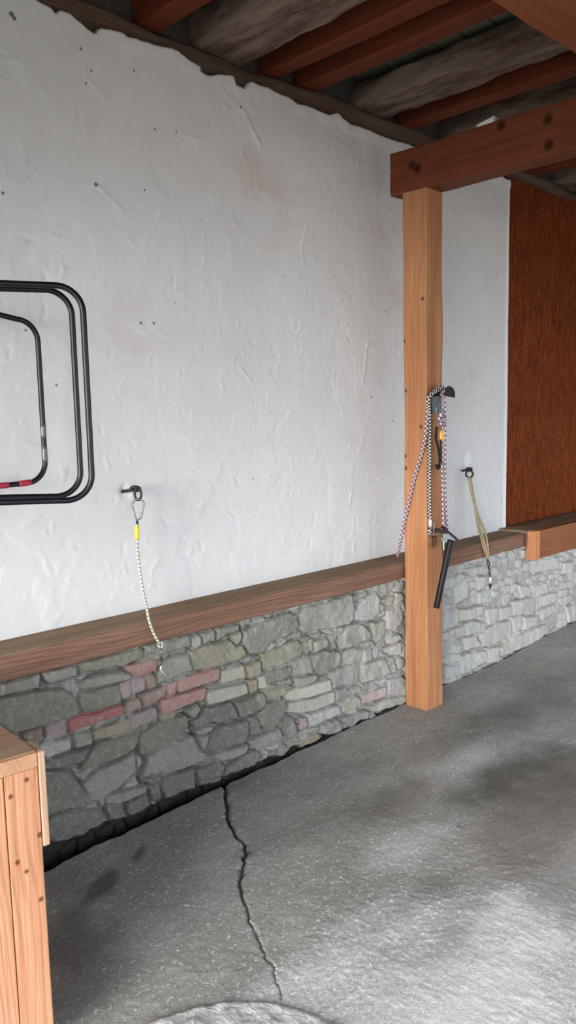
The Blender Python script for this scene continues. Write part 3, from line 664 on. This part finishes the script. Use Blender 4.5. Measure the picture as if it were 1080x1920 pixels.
# ================================================================== WOODEN BOX (bottom left)
BX, BY, BT = .98, -.814, .70
b0 = CP+1.96*ray(82, 1407); BX, BY, BT = float(b0[0]), float(b0[1]), float(b0[2])
ang = math.radians(-3.5); RZ = Matrix.Rotation(ang, 3, 'Z'); PIV = (BX, BY, 0)
box = empty('wooden_chest', (BX-.5, BY+.3, 0), 'light spruce boarded chest with a dusty top, at the bottom left corner', 'chest')
_bn = np.array(RZ @ Vector((0, -1, 0))); _bp = np.array(Vector(PIV)+RZ @ Vector((0, .006, 0)))
def on_box(u, v): d_ = ray(u, v); return tuple(CP+d_*(((_bp-CP)@_bn)/(d_@_bn)))
BW = wood('new_spruce_board', srgb(170, 110, 76), srgb(222, 170, 134), 'z', rough=.6, seed=21, rings=.38, knotr=.0055, knots=[on_box(u, v) for u, v in ((20, 1494), (33, 1617), (50, 1634), (77, 1686), (50, 1462), (75, 1565))])
BW2 = wood('new_spruce_edge', srgb(176, 138, 112), srgb(210, 176, 150), 'z', rough=.7, seed=22, rings=.3)
BL = wood('spruce_lath', srgb(172, 126, 94), srgb(208, 164, 130), 'y', rough=.7, seed=23, rings=.2, grain=1.4)
BTop = wood('dusty_board_top', srgb(128, 92, 66), srgb(160, 126, 100), 'x', grey=srgb(150, 134, 116), greyamt=.55, rough=.85, seed=24)
xr = BX-.0145; bw = .0865; x = xr
for i in range(11):
    mb = MB(); mb.box((x-bw+.0012, BY+.006, .02), (x-.0012, BY+.028, BT-.040), RZ, PIV, bev=.0025); mb.build('front_board', BW, box); x -= bw
xl = x
mb = MB(); mb.box((xl, BY+.004, BT-.0395), (xr, BY+.03, BT-.002), RZ, PIV, bev=.004); mb.build('top_lath', BL, box)
mb = MB(); mb.box((xl, BY+.012, BT-.004), (xr, -.315, BT+.003), RZ, PIV, bev=.003); mb.build('top_board', BTop, box)
mb = MB(); mb.box((xr+.001, BY+.002, BT-.247), (xr+.0175, BY+.09, BT-.002), RZ, PIV, bev=.003); mb.build('corner_strip', BW2, box)
mb = MB(); mb.box((xr-.022, BY+.029, .02), (xr-.001, -.33, BT-.005), RZ, PIV, bev=.002); mb.build('end_panel', BW, box); mb = MB(); mb.box((xl, BY+.029, .02), (xl+.02, -.33, BT-.005), RZ, PIV, bev=.002); mb.build('end_panel', BW, box)
mb = MB(); mb.box((xl+.02, BY+.03, .0), (xr-.03, -.33, .05), RZ, PIV); mb.build('bottom_board', BW2, box)

# ================================================================== SWING-ARM BLANKET RACK
tb = NT('black_powder_coat'); blk = tb.done((.0022, .003, .006, 1), .36, spec=.4)
redtape = plain('red_tape', (.36, .02, .04, 1), .45)
clr = plain('clear_tape', (.10, .11, .12, 1), .2, var=.6)
HX, HY = -.2, -.06
rack = empty('blanket_rack', (HX, -.01, 1.6), 'black tubular swing-arm rack of three round-cornered frames on the white wall', 'rack')
mb = MB(); mb.box((HX-.05, -.045, 1.30), (HX+.05, -.02, 2.02), bev=.004); mb.tube([(HX, HY, 1.33), (HX, HY, 2.0)], .014, 12)
mb.box((HX-.02, HY-.02, 1.36), (HX+.02, -.005, 1.39)); mb.box((HX-.02, HY-.02, 1.95), (HX+.02, -.005, 1.98)); mb.build('wall_bracket', blk, rack)
def arm_pts(th, L, zb, zt, zb0, zt0, rc, r0=.02):
    d = Vector((math.cos(th), -math.sin(th), 0)); h = Vector((HX, HY, 0))
    P = lambda s, z: h+d*s+Vector((0, 0, z)); out = [P(r0, zb0)]
    zB = lambda s: zb0+(zb-zb0)*s/L; zT = lambda s: zt0+(zt-zt0)*s/L
    for k_ in range(1, 12): s = (L-rc)*k_/12; out.append(P(s, zB(s)))
    for k_ in range(0, 11): a = math.pi/2*k_/10; out.append(P(L-rc+rc*math.sin(a), zB(L)+rc-rc*math.cos(a)))
    for k_ in range(1, 8): z = zb+rc+(zt-zb-2*rc)*k_/8; out.append(P(L, z))
    for k_ in range(0, 11): a = math.pi/2*k_/10; out.append(P(L-rc+rc*math.cos(a), zt-rc+rc*math.sin(a)))
    for k_ in range(11, 0, -1): s = (L-rc)*k_/12; out.append(P(s, zT(s)))
    out.append(P(r0, zt0)); return out
def hit(u, v, th):                              # where the arm's swing plane is seen
    n = np.array([math.sin(th), math.cos(th), 0]); d = ray(u, v); tt_ = ((np.array([HX, HY, 0])-CP)@n)/(d@n); p = CP+tt_*d
    return float((p[0]-HX)*math.cos(th)-(p[1]-HY)*math.sin(th)), float(p[2])
ARMS = []
for th, (ue, ve), (ut, vt), (ub, vb), (ul, vl, vl2), rc, r_, lab in (
        (math.radians(27.5), (164, 740), (118, 535), (140, 937), (0, 531, 942), .072, .0088, 'outermost frame, swung furthest out'),
        (math.radians(22.5), (143, 740), (100, 544), (125, 929), (0, 541, 933), .072, .0088, 'second frame, just inside the outermost'),
        (math.radians(1.5), (77, 740), (48, 597), (55, 906), (0, 588, 911), .075, .0098, 'inner frame flat against the wall, with tape')):
    L, _ = hit(ue, ve, th); s1, zt = hit(ut, vt, th); s2, zb = hit(ub, vb, th); s0, zt0 = hit(ul, vl, th); s0b, zb0 = hit(ul, vl2, th)
    ex = lambda sa, za, sb, zb_, s: za+(zb_-za)*(s-sa)/(sb-sa)
    pts = arm_pts(th, L, ex(s0b, zb0, s2, zb, L), ex(s0, zt0, s1, zt, L), ex(s0b, zb0, s2, zb, 0), ex(s0, zt0, s1, zt, 0), rc)
    a = MB().tube(pts, r_, 14).build('swing_arm', blk, rack); tag(a, lab); ARMS.append((th, L, pts, a, r_))
th, L, pts, a, r_ = ARMS[2]
d = Vector((math.cos(th), -math.sin(th), 0))
def on_arm(px, vy):
    s, z = hit(px, vy, th); return Vector((HX, HY, 0))+d*s+Vector((0, 0, z))
def along(p, q, r, n=6): return [p.lerp(q, k_/n) for k_ in range(n+1)]
zl = lambda s: None
def near_arm(u, v):
    p = on_arm(u, v); return min(((Vector(x)-p).length, i) for i, x in enumerate(pts))[1]
def arm_at(u, v):
    p = on_arm(u, v); best = None
    for A_0, B_0 in zip(pts[:-1], pts[1:]):
        ab = B_0-A_0; tt_ = max(0, min(1, (p-A_0).dot(ab)/ab.length_squared)); q = A_0+ab*tt_
        if best is None or (q-p).length < best[0]: best = ((q-p).length, q)
    return best[1]
for u0, u1 in ((-12, 16), (35, 59)):
    MB().tube(along(arm_at(u0, 909), arm_at(u1, 906), 0), [r_+.0006]+[r_+.0014]*5+[r_+.0006], 14).build('red_tape', redtape, a)
for v0, v1 in ((797, 820), (838, 866)):
    MB().tube(along(arm_at(78, v0), arm_at(79, v1), 0), r_+.0008, 14).build('clear_tape', clr, a)

# ================================================================== TIE ROPES ON EYE BOLTS
iron = plain('dark_iron', (.055, .05, .046, 1), .45, .85, bump=.3)
steel = plain('worn_steel', (.22, .215, .21, 1), .4, .9)
pale_steel = plain('pale_zinc', (.70, .69, .66, 1), .4, .6)
yel = plain('yellow_sleeve', (.72, .66, .04, 1), .5)
rope_w = braid('white_tie_rope', srgb(214, 210, 196), srgb(108, 106, 96), 62, 2, .6)
rope_t = braid('tan_tie_rope', srgb(186, 172, 136), srgb(92, 84, 62), 62, 2, .75)
chain_m = plain('black_chain', (.05, .045, .04, 1), .45, .8)
def ring(c, r, rw, n=(0, 1, 0), up=(0, 0, 1), sx=1., sy=1., N=20):
    n = Vector(n).normalized(); u = Vector(up); u = (u-n*u.dot(n)).normalized(); w = n.cross(u); c = Vector(c)
    return MB().tube([c+u*(math.cos(a)*r*sy)+w*(math.sin(a)*r*sx) for a in [2*math.pi*k_/N for k_ in range(N)]], rw, 8, closed=True)
def V(u, v, y): return Vector(at(u, v, 1, y))
# first, left
e0 = V(231, 922, .0)
eb = empty('eye_bolt', e0, 'dark iron eye bolt with a hanging link, in the white wall beside the black rack', 'eye bolt', 'wall eye bolts')
e1 = V(250, 918, -.065)
MB().tube([e0+Vector((0, .01, 0)), e0.lerp(e1, .4), e1-(e1-e0)*.15], [.0075, .007, .0065], 10).build('shank', iron, eb)
ring(e1+Vector((.004, -.010, .004)), .0165, .0070, n=(.35, .35, .9), up=(1, 0, 0)).build('eye', iron, eb)
lk = e1+Vector((.006, -.022, -.018))
ring(lk, .0135, .0055, n=(.75, .62, 0), sy=1.75).build('hanging_link', iron, eb)
tr = empty('tie_rope', lk+Vector((0, 0, -.03)), 'white tie rope with a yellow sleeve, hanging over the rail below the left eye bolt', 'rope', 'tie ropes on the wall')
ct = lk+Vector((.0, -.002, -.023)); cb = V(257, 974, ct.y-.004)
w = (Vector(at(265, 950, 1, ct.y))-Vector(at(245, 950, 1, ct.y))).length/2
n_ = (cb-ct); px_ = Vector((.72, -.69, 0))
cpts = [ct+n_*0-px_*.0+Vector((0, 0, .004)), ct-px_*w*.8+n_*.12, ct-px_*w*.85+n_*.35, cb-px_*w*.25-n_*.08, cb+px_*.1*w, cb+px_*w*.6-n_*.10, ct+px_*w*.85+n_*.4, ct+px_*w*.85+n_*.14]
MB().tube(smooth(cpts, 6, True), .0038, 8, closed=True).build('carabiner', steel, tr)
q = V(260, 965, cb.y)
MB().sphere(q, .006, (1, 1, 1.4)).build('gate_lock', pale_steel, tr)
sw = V(257, 979, cb.y-.004)
MB().tube([cb+Vector((0, 0, .002)), sw], .0028, 8).tube([sw+Vector((0, 0, .003)), sw-Vector((0, 0, .012))], [.005, .006], 8).build('swivel', iron, tr)
path = [(257, 982, cb.y-.004), (257, 1000, -.098), (259, 1040, -.108), (264, 1080, -.125), (271, 1120, -.155), (276, 1145, -.193), (280, 1165, -.213), (288, 1187, -.218), (298, 1205, -.222)]
pp = smooth([V(*p) for p in path], 7)
MB().tube(pp, .0068, 10, flat=.75, flatdir=(.72, -.69, 0)).build('rope', rope_w, tr)
MB().tube([V(256, 986, cb.y-.004), V(256.5, 990, -.098), V(257, 1008, -.099), V(258, 1012, -.1)], [.0075, .0092, .0092, .0072], 12).build('yellow_sleeve', yel, tr)
e2 = V(301, 1209, -.222)
ring(e2, .0085, .0038, n=(.55, .83, 0), sy=1.3).build('rope_loop', rope_w, tr)
s1, s2, s3, s4 = V(302, 1214, -.222), V(302.5, 1237, -.222), V(302, 1247, -.222), V(310, 1265, -.225)
MB().tube([s1, s2], [.0030, .0036], 8).build('snap_stem', steel, tr)
ring(s3+Vector((0, 0, .002)), .007, .0026, n=(.6, .75, 0)).build('snap_ring', steel, tr)
MB().tube(smooth([s3-Vector((0, 0, .003)), V(301, 1255, -.224), V(305, 1261, -.226), s4], 5), [.0035]*16, 8).build('snap_hook', pale_steel, tr)
# second, right of the post
e0 = V(868, 883, 0.0)
eb = empty('eye_bolt', e0, 'dark iron eye bolt with a ring, in the plaster between post and panel', 'eye bolt', 'wall eye bolts')
e1 = V(877, 881, -.05)
MB().tube([e0+Vector((0, .01, 0)), e1], [.008, .007], 10).build('shank', iron, eb)
ring(e1+Vector((.006, -.006, .004)), .0165, .0068, n=(.4, .2, .9), up=(1, 0, 0)).build('eye', iron, eb)
rg = V(880, 889, -.066)
ring(rg, .0215, .0062, n=(.9, .42, .12)).build('hanging_link', iron, eb)
tr = empty('tie_rope', rg+Vector((0, 0, -.02)), 'doubled tan tie rope ending in a short chain, hanging right of the post', 'rope', 'tie ropes on the wall')
for off, pth in ((0, [(879, 896, -.07), (883, 920, -.075), (890, 950, -.09), (896, 985, -.12), (902, 1008, -.175), (907, 1028, -.205), (914, 1046, -.212)]),
                 (1, [(882, 896, -.066), (886, 920, -.075), (892, 952, -.09), (900, 975, -.12), (909, 996, -.18), (914, 1022, -.215), (916, 1046, -.216)]),
                 (2, [(880, 897, -.073), (884, 922, -.083), (890, 950, -.099), (897, 980, -.13), (905, 1005, -.19), (910, 1026, -.217), (915, 1048, -.22)])):
    MB().tube(smooth([V(*p) for p in pth], 7), .0068, 8).build('rope', rope_t, tr)
MB().tube([V(879, 895, -.07), V(884, 912, -.075)], .0105, 10).build('rope_whipping', rope_t, tr)
for i in range(5):
    c0 = V(915+.8*i, 1050+7*i, -.217)
    ring(c0, .0075, .0030, n=((.7, .7, 0) if i % 2 else (-.7, .7, 0)), sy=1.55).build('chain_link', chain_m, tr)
MB().tube([V(919, 1080, -.217), V(919, 1084, -.217), V(919, 1092, -.217), V(919, 1095, -.217)], [.006, .0095, .0095, .006], 12).build('snap_barrel', pale_steel, tr)
MB().tube([V(919, 1095, -.217), V(919, 1099, -.217), V(919, 1100, -.217), V(919.5, 1104, -.217)], [.009, .009, .005, .004], 12).build('snap_end', chain_m, tr)

# ================================================================== GEAR ON THE POST (on its -y face)
FY = PY0
black = NT('black_steel').done((.0045, .0045, .005, 1), .5, spec=.3)
tealg = plain('grey_backplate', (.12, .15, .16, 1), .5, .5)
rope_bw = braid('black_white_rope', srgb(34, 34, 40), srgb(222, 218, 210), 58, 2, .42)
rope_pw = braid('purple_white_rope', srgb(112, 86, 100), srgb(224, 214, 214), 40, 2, .48, c=srgb(122, 96, 112))
tan_clip = plain('orange_clip', (.84, .44, .10, 1), .5)
olive = plain('rusty_iron', (.17, .085, .04, 1), .8, .3, bump=.5, var=.4)
P_ = lambda u, v, o=0.: Vector(at(u, v, 1, FY-o))
hk = empty('harness_bracket', P_(816, 745, .0), 'black curved bracket screwed near the middle of the post', 'bracket')
a0, a1 = P_(810, 745), P_(824, 790)
mb = MB(); mb.box((P_(809, 745)[0], FY-.008, P_(815, 775)[2]), (P_(826, 745)[0], FY, P_(815, 735)[2]), bev=.003); mb.build('back_plate', tealg, hk)
# cradle: a bent plate, half round, reaching out from the face
cx0 = P_(816, 745)[0]; cz0 = P_(816, 741)[2]; R0 = .034
prof = []
for k_ in range(0, 13):
    a = math.radians(-10+200*k_/12); prof.append((math.cos(a)*R0, math.sin(a)*R0))
prof += [(x*.72, y*.72) for x, y in prof[::-1]]
Mx = Matrix(((1, 0, 0, cx0), (0, 0, -1, FY-.003), (0, 1, 0, cz0), (0, 0, 0, 1)))
MB().prism(prof, .085, Mx).build('cradle', black, hk)
prof2 = [(math.cos(math.radians(a))*.046, math.sin(math.radians(a))*.046+.0) for a in range(-15, 200, 18)]
Mx = Matrix(((1, 0, 0, cx0), (0, 0, -1, FY-.086), (0, 1, 0, cz0-.004), (0, 0, 0, 1)))
MB().prism(prof2, .006, Mx).build('end_flange', black, hk)
zt = cz0+R0
# purple rope: over the bracket, round the post edge, its tail down to the rail
xw = PX0-.010
lr = empty('lead_rope', (PX0, FY, zt), 'purple and white lead rope slanting across the post face down to the rail', 'rope', 'lead ropes on the post')
tail = [Vector((cx0+.034, FY-.03, zt-.035)), Vector((cx0+.012, FY-.03, zt+.004)), Vector((cx0-.016, FY-.028, zt+.002)), P_(804, 745, .022), P_(802, 770, .014), P_(800, 795, .013), Vector(at(797, 822, 1, FY-.012))]
fc = [Vector(at(u, v, 0, xw)) for u, v in ((791, 850), (782, 880), (774, 910), (765, 950), (757, 985))]
end = [Vector((PX0-.02, -.205, RAILT+.14)), V(748, 1030, -.170), V(745, 1043, -.185)]
MB().tube(smooth(tail+fc+end, 7), .0085, 10).build('rope', rope_pw, lr)
# black and white rope, hanging straight down with its steel clip
lr = empty('lead_rope', P_(804, 797, .03), 'black and white flecked lead rope hanging straight down the post, with a steel clip', 'rope', 'lead ropes on the post')
top = [Vector((cx0+.0, FY-.05, zt+.008)), Vector((cx0-.024, FY-.048, zt-.006)), P_(804, 745, .04), P_(805, 775, .022)]
MB().tube(smooth(top+[P_(805, 800, .014), P_(805, 840, .013), P_(805, 900, .012), P_(805, 940, .012), P_(806, 972, .013)], 7), .0088, 10).build('rope', rope_bw, lr)
MB().tube([P_(806, 972, .013), P_(806.5, 976, .013), P_(806.5, 986, .013), P_(806.5, 990, .013)], [.006, .0095, .0095, .006], 12).build('clip_barrel', pale_steel, lr)
MB().tube(smooth([P_(813, 975, .014), P_(814, 988, .02), P_(813, 998, .022), P_(809, 1003, .018)], 5), .0038, 8).build('clip_hook', steel, lr)
MB().tube([P_(805, 991, .013), P_(806, 1002, .013)], .0095, 10).build('rope_end', rope_bw, lr)
# right hand pair of purple strands
lr = empty('lead_rope', P_(832, 742, .06), 'purple and white lead rope in a long loop on the post right edge', 'rope', 'lead ropes on the post')
xs0 = lambda u, v, o=.06: P_(u, v, o)
bight = [Vector((cx0+.02, FY-.072, zt+.006)), xs0(828, 738, .085), xs0(832, 746, .085), xs0(834, 780, .075), xs0(833.5, 850, .06), xs0(834, 920, .055), xs0(836, 965, .05), xs0(838, 990, .05), xs0(836, 996, .052), xs0(832.5, 992, .05), xs0(831, 960, .05), xs0(830.5, 920, .05), xs0(829.5, 890, .052), xs0(829, 868, .055)]
MB().tube(smooth(bight, 7), .0078, 10).build('rope', rope_pw, lr)
MB().tube(smooth([xs0(830, 770, .07), xs0(826, 776, .075), xs0(829, 782, .08), xs0(834, 788, .08), xs0(830, 796, .08), xs0(825, 790, .075), xs0(823, 780, .07)], 6), .0085, 10).build('rope_knot', rope_pw, lr)
# short cord with orange toggle and black strap
cd_ = empty('halter_strap', P_(824, 800, .045), 'black strap with a light orange toggle hanging from the bracket between the ropes', 'strap')
MB().tube(smooth([Vector((cx0-.004, FY-.045, zt-.026)), P_(818, 765, .04), P_(820.5, 790, .04), P_(821, 802, .04)], 6), .0042, 8).build('grey_cord', steel, cd_)
MB().tube(smooth([P_(819, 800, .04), P_(817, 822, .04), P_(820, 832, .04), P_(823, 850, .04), P_(824, 872, .04), P_(821, 879, .04)], 6), .0095, 8, flat=.45, flatdir=(0, 1, 0)).build('black_strap', black, cd_)
MB().tube(smooth([P_(826, 826, .045), P_(826.5, 850, .045), P_(827, 876, .045)], 6), .0062, 8, flat=.6, flatdir=(0, 1, 0)).build('black_strap', black, cd_)
MB().sphere(P_(819.5, 875, .042), .0135, (1, .6, 1.0)).build('strap_buckle', black, cd_)
tc_ = P_(828, 816, .06); pr = [(-.009, -.020), (.007, -.022), (.014, -.012), (.014, .010), (.008, .021), (-.007, .021), (-.012, .012), (-.012, -.010)]
MB().prism(pr, .014, Matrix(((1, 0, 0, tc_.x), (0, 0, -1, tc_.y+.004), (0, 1, 0, tc_.z), (0, 0, 0, 1)))).build('orange_toggle', tan_clip, cd_)
# metal holder and black tube
hd = empty('tool_holder', P_(812, 1005), 'rusty iron staple on the post below the clip of the black rope', 'holder')
MB().tube(smooth([P_(809, 1006, -.005), P_(809, 1008, .02), P_(809, 1024, .022), P_(812, 1027, .022), P_(815, 1024, .022), P_(815, 1008, .02), P_(815, 1006, -.005)], 5), .0042, 8).build('staple', olive, hd)
mb = MB(); mb.box(tuple(P_(808, 1026, .006)), (P_(817, 1010)[0], FY, P_(817, 1004)[2]), bev=.001); mb.build('rusty_plate', olive, hd)
tl = empty('tube_tool', P_(840, 1006, .05), 'black tube handle with an angled dark metal head, hanging low on the post', 'tool')
p0, p1 = P_(845, 1012, .085), P_(818, 1140, .055)
MB().tube([p0, p0.lerp(p1, .02), p0.lerp(p1, .5), p0.lerp(p1, .985), p1], [.0155, .0162, .0160, .0158, .0145], 18).build('tube_handle', NT('black_foam_grip').done((.003, .0035, .006, 1), .5, spec=.3), tl)
h0, h1, h2 = P_(816, 993, .018), P_(829, 991, .055), P_(853, 1011, .09)
def plate(a, b, wdt, th_):
    mb = MB(); dv = (b-a); L_ = dv.length; dv.normalize(); upv = Vector((.2, -.35, 1)); upv = (upv-dv*upv.dot(dv)).normalized(); sd = dv.cross(upv)
    for_ = [(0, -wdt/2), (L_, -wdt/2), (L_, wdt/2), (0, wdt/2)]
    Mx_ = Matrix(((dv.x, sd.x, upv.x, a.x), (dv.y, sd.y, upv.y, a.y), (dv.z, sd.z, upv.z, a.z), (0, 0, 0, 1)))
    return mb.prism(for_, th_, Mx_)
plate(h1, h2, .052, .013).build('metal_head', iron, tl)
plate(h0+Vector((0, 0, -.012)), P_(838, 1000, .06), .034, .016).build('head_arm', iron, tl)
MB().tube(smooth([P_(828, 1000, .04), P_(829, 1012, .05), P_(831, 1024, .05)], 5), .0055, 8).build('side_bolt', steel, tl)
MB().tube(smooth([P_(835, 1010, .065), P_(832, 1016, .066), P_(832, 1032, .066)], 5), .0036, 8).build('white_cord', pale_steel, tl)

# ================================================================== LIGHT
w = bpy.data.worlds.new('overcast'); SC.world = w; w.use_nodes = True
nt = w.node_tree; bg = nt.nodes['Background']; bg.inputs[0].default_value = (.77, .87, 1.0, 1); bg.inputs[1].default_value = .9
sun = bpy.data.lights.new('soft_daylight', 'SUN'); sun.energy = 2.3; sun.angle = math.radians(40); sun.color = (1, .96, .91)
so = bpy.data.objects.new('soft_daylight', sun); COL.objects.link(so)
so.rotation_euler = Vector((.95, .28, -.18)).to_track_quat('-Z', 'Y').to_euler()
vs = SC.view_settings; vs.view_transform = 'Standard'; vs.look = 'None'; vs.gamma = 1; vs.use_curve_mapping = False; vs.exposure = 1.78
SC.cycles.max_bounces = 8; SC.cycles.diffuse_bounces = 5
try: SC.cycles.use_denoising = True
except Exception: pass
